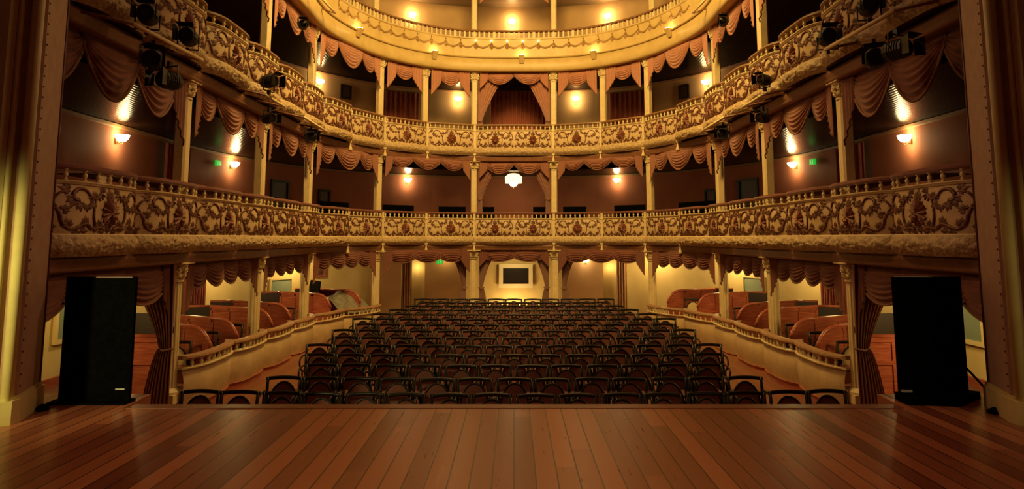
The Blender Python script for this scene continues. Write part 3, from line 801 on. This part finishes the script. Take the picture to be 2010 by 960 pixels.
# ------------------------------------------------------------------ proscenium pillars
for s in (-1, 1):
    sd = 'left' if s < 0 else 'right'
    def mx(P):
        P = [(x * -s, y) for x, y in P]
        return P if s < 0 else P[::-1]
    t = thing('proscenium_pillar', 'tall mauve proscenium pillar with beading and pale pedestal at the %s of the stage' % sd, 'pillar', group='proscenium pillars', kind='thing')
    obj('shaft', MB().prism(mx([(-4.56, 6.76), (-4.365, 6.2), (-4.40, 6.15), (-4.47, 6.10), (-4.50, 6.04), (-4.62, 6.0), (-6.6, 6.0), (-6.6, 6.76)]), .18, 7), PROS, t)
    obj('roll_moulding', MB().tube([(s * 4.405, 6.125, .2), (s * 4.405, 6.125, 7)], .05, 12).tube([(s * 4.50, 6.05, .2), (s * 4.50, 6.05, 7)], .022, 8), PROSL, t, True)
    obj('face_board', MB().prism(mx([(-4.52, 6.03), (-4.56, 5.985), (-6.0, 5.985), (-6.0, 6.03)]), .2, 7), PROSL, t)
    obj('edge_bead', MB().tube([(s * 4.56, 6.755, .2), (s * 4.56, 6.755, 7)], .016, 6), EDGE, t, True)
    st = MB()
    for k in range(62):
        z = .3 + k * .1; st.lathe([(.001, -.012), (.012, -.008), (.014, 0), (.012, .008), (.001, .012)], 6, (s * 4.378, 6.225, z))
    obj('stud_beading', st, BEAD, t)
    obj('pedestal', MB().prism(mx([(-4.53, 6.8), (-4.335, 6.2), (-4.34, 6.10), (-4.40, 6.03), (-4.52, 5.97), (-6.6, 5.96), (-6.6, 6.8)]), 0, .2)
        .prism(mx([(-4.545, 6.79), (-4.35, 6.2), (-4.36, 6.11), (-4.42, 6.05), (-4.53, 5.985), (-6.6, 5.98), (-6.6, 6.79)]), .2, .23), PROSL, t)
    # tall black masking panels at the two ends of the stage front
t = thing('masking_flat', 'tall plain black panel standing at the left end of the stage front', 'panel', (-4.105, 6.9, 0), 0.0, 'black masking panels')
obj('board', MB().box(0, 0, .62, .69, .04, 1.2), BLACK, t)
obj('batten', MB().box(.14, -.035, 1.215, .36, .012, .012), EDGE, t)
obj('foot', MB().box(-.03, 0, .012, .76, .2, .024), BLACK, t)
obj('clip', MB().box(.27, -.04, .14, .09, .02, .012), STEEL, t)
t = thing('masking_flat', 'tall black panel with low plinth at the right end of the stage front', 'panel', (4.24, 7.0, 0), -.05, 'black masking panels')
obj('board', MB().prism([(-.40, -.02), (.02, -.06), (.33, .1), (.31, .14), (-.40, .03)], .02, 1.21), BLACK, t)
obj('batten', MB().box(-.22, -.05, 1.215, .36, .012, .012, -.09), EDGE, t)
obj('plinth', MB().prism([(-.44, -.2), (.04, -.26), (.44, .1), (.36, .16), (-.42, .06)], 0, .07), BLACK, t)
obj('clip', MB().box(-.36, -.06, .1, .1, .03, .02), STEEL, t)
tag(obj('floor_cable', MB().tube(catmull([(4.62, 7.2, .3), (4.68, 7.0, .12), (4.72, 6.95, .02), (4.76, 6.9, .012)], 5), .012, 6), BLACK), 'short black cable running down behind the right black panel to the floor', 'cable')
for s in (-1, 1):
    tag(obj('cloth_bundle', MB().lathe([(.06, 0), (.065, .02), (.035, .04), (.012, .055)], 9, (s * 4.42, 6.5 if s > 0 else 6.62, 0)), BLACK, None, True), 'small black cloth bundle lying at the foot of the %s proscenium pillar' % ('left' if s < 0 else 'right'), 'cloth', 'black cloth bundles')  # left lump stands in for a faint floor shadow, right one is cloth

# ------------------------------------------------------------------ stage lights and bars on the balcony fronts
def make_light(name, w, L):
    t = thing(name, 'x', 'stage light')
    h = MB(); pr_ = [(.0, -L * .5), (w * .42, -L * .5), (w * .5, -L * .42)]
    for k in range(5):
        y = -L * .3 + k * L * .12; pr_ += [(w * .5, y), (w * .54, y + .012), (w * .54, y + .028), (w * .5, y + .04)]
    pr_ += [(w * .46, L * .5), (0.001, L * .5)]
    h.lathe(pr_, 14); h.map(lambda x, y, z: (x, z, y))
    obj('housing', h, METAL, t)
    d = MB()
    for a in range(4):
        c, s_ = math.cos(a * PI / 2), math.sin(a * PI / 2)
        q = [(-w * .42, -L * .5, w * .46), (w * .42, -L * .5, w * .46), (w * .5, -L * .5 - w * .5, w * .62), (-w * .5, -L * .5 - w * .5, w * .62)]
        d.add([(x * c - z * s_, y, x * s_ + z * c) for x, y, z in q], [(0, 1, 2, 3)])
    obj('barn_doors', d, METAL, t)
    obj('lens', MB().lathe([(.001, -L * .5 - .006), (w * .36, -L * .5 - .004), (w * .38, -L * .5)], 14).map(lambda x, y, z: (x, z, y)), DARKP, t, True)
    obj('yoke', MB().tube([(-w * .6, 0, 0), (-w * .6, 0, w * .8), (w * .6, 0, w * .8), (w * .6, 0, 0)], .014, 6), METAL, t)
    obj('clamp', MB().box(0, 0, w * .9, .05, .06, .1), METAL, t)
    freeze(t); return t
lb = make_light('stage_spotlight', .25, .3); ls = make_light('stage_spotlight', .2, .26)
def hang(proto, loc, rz, label, up=False, group='stage lights on the balcony fronts'):
    o = place(proto, loc, rz, label, group)
    o.rotation_euler = (0, PI if up else 0, rz); return o
hang(lb, (-4.95, 8.95, 4.60), .3, 'big black stage light standing on the left front bar, nearer the stage', True)
hang(lb, (-4.95, 10.1, 4.64), .2, 'big black stage light standing on the left front bar, farther from the stage', True)
hang(lb, (-4.95, 9.12, 4.02), .5, 'black stage light hanging under the left front bar, nearer the stage')
hang(lb, (-4.95, 9.6, 3.85), -.3, 'black stage light hanging lowest under the left front bar')
o = hang(lb, (-4.9, 13.4, 4.72), 1.2, 'black stage light with white label standing on the second left bar', True)
obj('label_card', MB().box(.0, .0, -.139, .1, .12, .004), WHITEF, o)
hang(ls, (-4.95, 13.6, 4.0), 1.0, 'small black stage light hanging under the second left bar')
hang(lb, (-4.95, 16.45, 4.05), .5, 'black stage light hanging under the third left bar')
hang(ls, (-4.98, 15.64, 6.6), .3, 'small black stage light hung high under the left side of the gallery')
hang(lb, (4.95, 9.22, 4.82), -.3, 'big black stage light standing on the right front bar, nearer the stage', True)
hang(lb, (4.95, 10.5, 4.76), -.2, 'big black stage light standing on the right front bar, farther from the stage', True)
hang(lb, (4.95, 9.15, 4.05), -.5, 'black stage light hanging under the right front bar with open shutters')
hang(lb, (4.95, 8.6, 4.02), .4, 'black stage light hanging under the right front bar beside the pillar')
hang(ls, (4.9, 13.1, 4.68), -1.0, 'square black stage light standing on the second right bar', True)
hang(ls, (4.95, 13.4, 3.98), -1.0, 'small black stage light hanging under the second right bar')
hang(lb, (4.95, 15.96, 4.05), -.5, 'black stage light hanging under the third right bar')
hang(ls, (4.98, 15.78, 6.72), -.3, 'small black stage light hung high under the right side of the gallery')
def bar(y0, y1, z0, z1, s, label, xo=4.86, xi=5.46, zi=.12):
    t = thing('lighting_bar', label, 'lighting bar', group='lighting bars on the balcony fronts')
    obj('pipe', MB().tube([(s * xo, y0, z0), (s * xo, y1, z1)], .03, 10), PIPE, t, True)
    for y, z in ((y0, z0), (y1, z1)):
        obj('arm', MB().tube([(s * xo, y, z), (s * xi, y - .1, z + zi)], .022, 8), FASC, t, True)
for s in (-1, 1):
    sd = 'left' if s < 0 else 'right'; k = .17 if s > 0 else 0
    bar(8.45, 10.4, 4.32 + k, 4.36 + k, s, 'long painted lighting bar on the %s front of the upper balcony, closest to the stage' % sd)
    bar(13.1, 14.25, 4.38, 4.37, s, 'short lighting bar on the %s front of the upper balcony, second from the stage' % sd)
    bar(15.6, 17.6, 4.38, 4.35, s, 'lighting bar on the %s front of the upper balcony, third from the stage' % sd)
    bar(17.3, 18.7, 7.86, 7.92, s, 'square lighting frame on the %s front of the gallery' % sd, 5.05, 5.4, .1)
tag(obj('oval_plaque', MB().lathe([(.001, -.01), (.085, -.006), (.09, 0), (.085, .006), (.001, .01)], 20).map(lambda x, y, z: (-5.395 + z, 8.93 + y * 1.25, R1 - .135 + x * .68)), WHITEF), 'pale oval plaque among the balusters of the first left lower balcony panel', 'plaque')
# ------------------------------------------------------------------ windows, frames, signs and oddments
def frame_at(name, x, y, z, w, h, rz, fm, pm, label=None, cat=None, fw=.07, group=None, structure=False, bars=0):
    t = thing(name, None if structure else label, None if structure else cat, (x, y, z), rz, group, 'structure' if structure else None)
    f = MB()
    for sx in (-1, 1): f.box(sx * (w / 2 - fw / 2), -.03, 0, fw, .06, h)
    for sz in (-1, 1): f.box(0, -.03, sz * (h / 2 - fw / 2), w - 2 * fw, .06, fw)
    for k in range(bars): f.box((k + 1) / (bars + 1) * w - w / 2, -.02, 0, .03, .03, h - fw)
    obj('frame', f, fm, t); obj('pane', MB().box(0, -.012, 0, w - 2 * fw, .016, h - 2 * fw), pm, t)
    return t
frame_at('window_1', .07, 26.95, .14, 1.32, .92, 0, WHITEF, DARKP, structure=True, fw=.16)
def wall_frame(name, ratio, z, w, h, fm, pm, **kw):
    p, n = on_wall(ratio); return frame_at(name, p[0] + n[0] * .02, p[1] + n[1] * .02, z, w, h, math.atan2(n[1], n[0]) + PI / 2, fm, pm, **kw)
wall_frame('window_2', -.338, -.12, 1.0, .85, WALLY, GLASSG, structure=True, fw=.05)
wall_frame('window_3', .348, -.1, 1.0, .95, WALLY, GLASSG, structure=True, fw=.05)
wall_frame('window_4', -.640, .05, .95, .85, WALLY, GLASSG, structure=True, fw=.08)
wall_frame('window_5', .655, .05, .95, .85, WALLY, GLASSG, structure=True, fw=.08)
wall_frame('picture_frame', -.279, 3.05, .5, .5, CHW, PICT, label='small dark framed picture on the left wall of the lower balcony', cat='picture')
wall_frame('picture_frame', .289, 3.05, .5, .5, CHW, PICT, label='small dark framed picture on the right wall of the lower balcony', cat='picture')
wall_frame('door_1', -.345, 2.55, .85, 1.9, CHW, DARKP, structure=True)
wall_frame('door_2', .345, 2.6, .95, 1.9, CHW, DARKP, structure=True)
wall_frame('picture_frame', -.2515, 6.95, .44, .52, CHW, PICT, label='square dark framed picture on the left wall of the upper balcony', cat='picture')
wall_frame('picture_frame', .2545, 6.95, .44, .52, CHW, PICT, label='square dark framed picture on the right wall of the upper balcony', cat='picture')
wall_frame('picture_frame', -.2815, .5, .42, .46, MAHOG, PICT, label='small framed notice under the valance on the left stalls wall', cat='picture')
FONT = None
def exit_sign(ratio, z, label, off=.04):
    p, n = on_wall(ratio)
    t = thing('exit_sign', label, 'exit sign', (p[0] + n[0] * off, p[1] + n[1] * off, z), math.atan2(n[1], n[0]) + PI / 2, 'green exit signs')
    obj('case', MB().box(0, -.03, 0, .26, .05, .15), GREEN, t)
    g = MB()   # running figure, door and arrow of a standard exit sign
    g.box(-.05, -.06, .005, .02, .006, .05).box(-.05, -.06, .042, .018, .006, .018).box(-.062, -.06, -.03, .012, .006, .035, 0).box(-.036, -.06, -.03, .012, .006, .03)
    g.box(.05, -.06, -.005, .04, .006, .09)
    obj('pictogram', g, EXITW, t)
exit_sign(-.4395, 3.73, 'small green exit sign beside the left wall sconce of the lower balcony')
exit_sign(.4435, 3.75, 'small green exit sign beside the right wall sconce of the lower balcony')
exit_sign(-.1135, .72, 'small green exit sign under the valance at the rear left of the stalls', .85)
# ceiling lamp at the rear of the stalls
t = thing('wall_sconce', 'small white sconce under the valance at the rear right of the stalls', 'wall lamp', (2.72, 26.28, .72), 0)
obj('glass_bowl', MB().lathe([(.02, -.03), (.12, 0), (.14, .05), (.1, .05)], 12, (0, -.12, 0)), GLOWB, t, True)
obj('bracket', MB().box(0, -.02, -.02, .06, .04, .1), BRASS, t)
# black benches along the back of the lower balcony
def bench(x, y, z, w, rz, label):
    t = thing('dark_bench', label, 'bench', (x, y, z), rz, 'dark benches of the lower balcony')
    obj('backrest', MB().box(0, .2, 1.05, w, .06, .42), BLACK, t); obj('seat', MB().box(0, 0, .48, w, .42, .07), BLACK, t)
    for s in (-1, 1):
        obj('leg', MB().box(s * (w / 2 - .05), .2, .42, .05, .05, .84), METAL, t); obj('leg', MB().box(s * (w / 2 - .05), -.15, .22, .05, .05, .44), METAL, t)
for x, y, w, r, lab in ((-2.25, 25.1, 1.0, .2, 'long dark bench left of the centre bay of the lower balcony'), (-.98, 25.3, .48, 0, 'small dark bench in the centre bay at the left column'),
                        (1.0, 25.3, .58, 0, 'small dark bench in the centre bay at the right column'), (2.2, 25.1, .85, -.2, 'long dark bench right of the centre bay of the lower balcony'),
                        (-3.95, 23.9, 1.2, .65, 'dark bench behind the left end of the lower balcony curve'), (3.95, 23.9, 1.2, -.65, 'dark bench behind the right end of the lower balcony curve'),
                        (-5.6, 21.9, 1.3, 1.1, 'dark bench at the far left of the lower balcony curve'), (5.7, 21.6, 1.9, -1.1, 'dark bench at the far right of the lower balcony curve')):
    bench(x, y, 1.5, w, r, lab)
# dark red drapes bundled on the side rails of the lower balcony
for s in (-1, 1):
    def fn(u, v):
        y = 9.0 + 6.2 * u; h = (.06 + .06 * math.sin(u * 9 + s) ** 2 + .03 * math.sin(u * 23)) * math.sin(PI * u) ** .4 if 0 < u < 1 else .0
        return (s * (5.72 + .5 * v), y, R1 - .05 + h * math.sin(PI * min(.98, v * .9 + .1)))
    tag(obj('bundled_drape', MB().grid(fn, 60, 8), DRAPED, None, True), 'dark red drape bundled along the %s side rail of the lower balcony' % ('left' if s < 0 else 'right'), 'drape', 'bundled rail drapes')
# covered keyboard in a left box
t = thing('covered_keyboard', 'black keyboard instrument with raised lid in the last left stalls box', 'keyboard', (-6.5, 21.6, -1.15), -1.0)
obj('case', MB().box(0, 0, .82, 1.3, .55, .25), BLACK, t)
obj('lid', MB().add([(-.62, .22, .95), (.62, .22, .95), (.5, .3, 1.42), (-.5, .3, 1.42), (-.62, .25, .95), (.62, .25, .95), (.5, .33, 1.42), (-.5, .33, 1.42)], [(0, 1, 2, 3), (7, 6, 5, 4), (0, 4, 5, 1), (1, 5, 6, 2), (2, 6, 7, 3), (3, 7, 4, 0)]), BLACK, t)
for a in (-1, 1):
    for b in (-1, 1): obj('leg', MB().box(a * .58, b * .2, .35, .06, .06, .7), BLACK, t)
def cov(u, v):
    x = -5.15 + .62 * u; y = 21.0 + 1.25 * u
    return (x - .75 * (1 - v) * .9, y + .35 * (1 - v), -.42 - .30 * v ** 3 + .16 * (1 - v) * math.sin(PI * min(1, v + .3)) + .03 * math.sin(u * 17 + v * 6) + .22 * math.sin(PI * u) * (1 - v))
tag(obj('dust_cover', MB().grid(cov, 40, 14), GREYC, None, True), 'crumpled grey dust cover spread behind the rail of the last left stalls box', 'cover')

# ------------------------------------------------------------------ light
W = bpy.data.worlds.new('World'); bpy.context.scene.world = W; W.use_nodes = True
W.node_tree.nodes['Background'].inputs[0].default_value = (1, .28, .15, 1); W.node_tree.nodes['Background'].inputs[1].default_value = .03
YEL = (1, .66, .19)
area('house_light', (0, 14.5, 11.0), (0, 23.0, 4.8), 1700, 3, 3, YEL)
spot('balcony_light', (0, 8.5, 8.5), (0, 24, 2.9), 900, 48, (1, .66, .2), 1, .5)  # unseen spot added to brighten the lower balcony fronts
area('house_light_down', (0, 13, 13), (0, 8, 0), 150, 5, 5, (1, .58, .24))
for s in (-1, 1):
    spot('front_side_light', (-s * 2.2, 9.0, 6.6), (s * 5.5, 10.8, 2.2), 420, 52, (1, .56, .24), 1, .4)  # added fill for the balcony sides near the stage
    spot('pillar_light', (-s * 3.2, 9.8, 5.2), (s * 4.45, 6.5, 1.9), 270, 45, (1, .58, .34), 1, .3)  # added fill from the house side, brightens the beaded pillar strip
    area('box_wall_light', (s * 7.1, 10.7, .75), (s * 8.1, 12.4, -.5), 30 if s < 0 else 45, .5, .5, (1, .70, .22))
    spot('side_light', (s * 1.5, 13.5, 11), (-s * 5.5, 15, 4.8), 950, 58, YEL, 1, .5)
# lamps of the stalls boxes and the rear of the stalls
for loc, e in (((-6.9, 22.6, .95), 75), ((6.9, 22.6, .95), 75), ((-7.6, 19.3, .9), 60), ((7.6, 19.3, .9), 60), ((4.9, 25.0, .9), 60), ((0, 26.3, -1.0), 55), ((0, 25.8, .9), 34),
               ((2.72, 26.0, .85), 8), ((-2.6, 26.0, .85), 8), ((-7.8, 16.0, .9), 30), ((7.8, 16.0, .9), 30), ((-7.6, 13.4, .9), 25), ((7.6, 13.4, .9), 25), ((-3.6, 26.3, .5), 6), ((3.6, 26.3, .5), 8)):
    pt('stalls_lamp', loc, e, (1, .70, .25), .1)
# lamp in the wings falling on the pillars' stage side
spot('wing_lamp', (-5.2, 2.6, 1.6), (-4.5, 6.1, .9), 800, 46, (1, .88, .33), 1, .15)
spot('wing_lamp', (5.2, 2.6, 1.6), (4.5, 6.1, .9), 80, 46, (1, .8, .35), 1, .15)
spot('stage_centre_light', (0, 3.0, 8), (0, 5.4, 0), 170, 34, (1, .66, .2), 1, .5)  # added narrow spot, warms the middle of the stage floor
spot('stage_work_light', (0, 2.0, 7.5), (0, 5.5, 0), 640, 66, (1, .47, .2), 1, .6)  # unseen spot added above the stage to brighten its planks

# ------------------------------------------------------------------ camera and look
cam = bpy.data.cameras.new('camera'); cam.sensor_fit = 'HORIZONTAL'; cam.sensor_width = 36; cam.lens = 36 * 1340 / 2010
cam.shift_x = -4 / 2010; cam.shift_y = -165 / 2010; cam.clip_end = 200
co = bpy.data.objects.new('camera', cam); C.objects.link(co); co.location = (0, 0, 1.6); co.rotation_euler = (math.radians(96.5), 0, 0)
S = bpy.context.scene; S.camera = co
S.view_settings.view_transform = 'Standard'; S.view_settings.look = 'None'; S.view_settings.exposure = 0
S.cycles.use_denoising = True; S.cycles.max_bounces = 5; S.cycles.diffuse_bounces = 3; S.cycles.glossy_bounces = 3; S.cycles.sample_clamp_indirect = 4
S.cycles.caustics_reflective = False; S.cycles.caustics_refractive = False
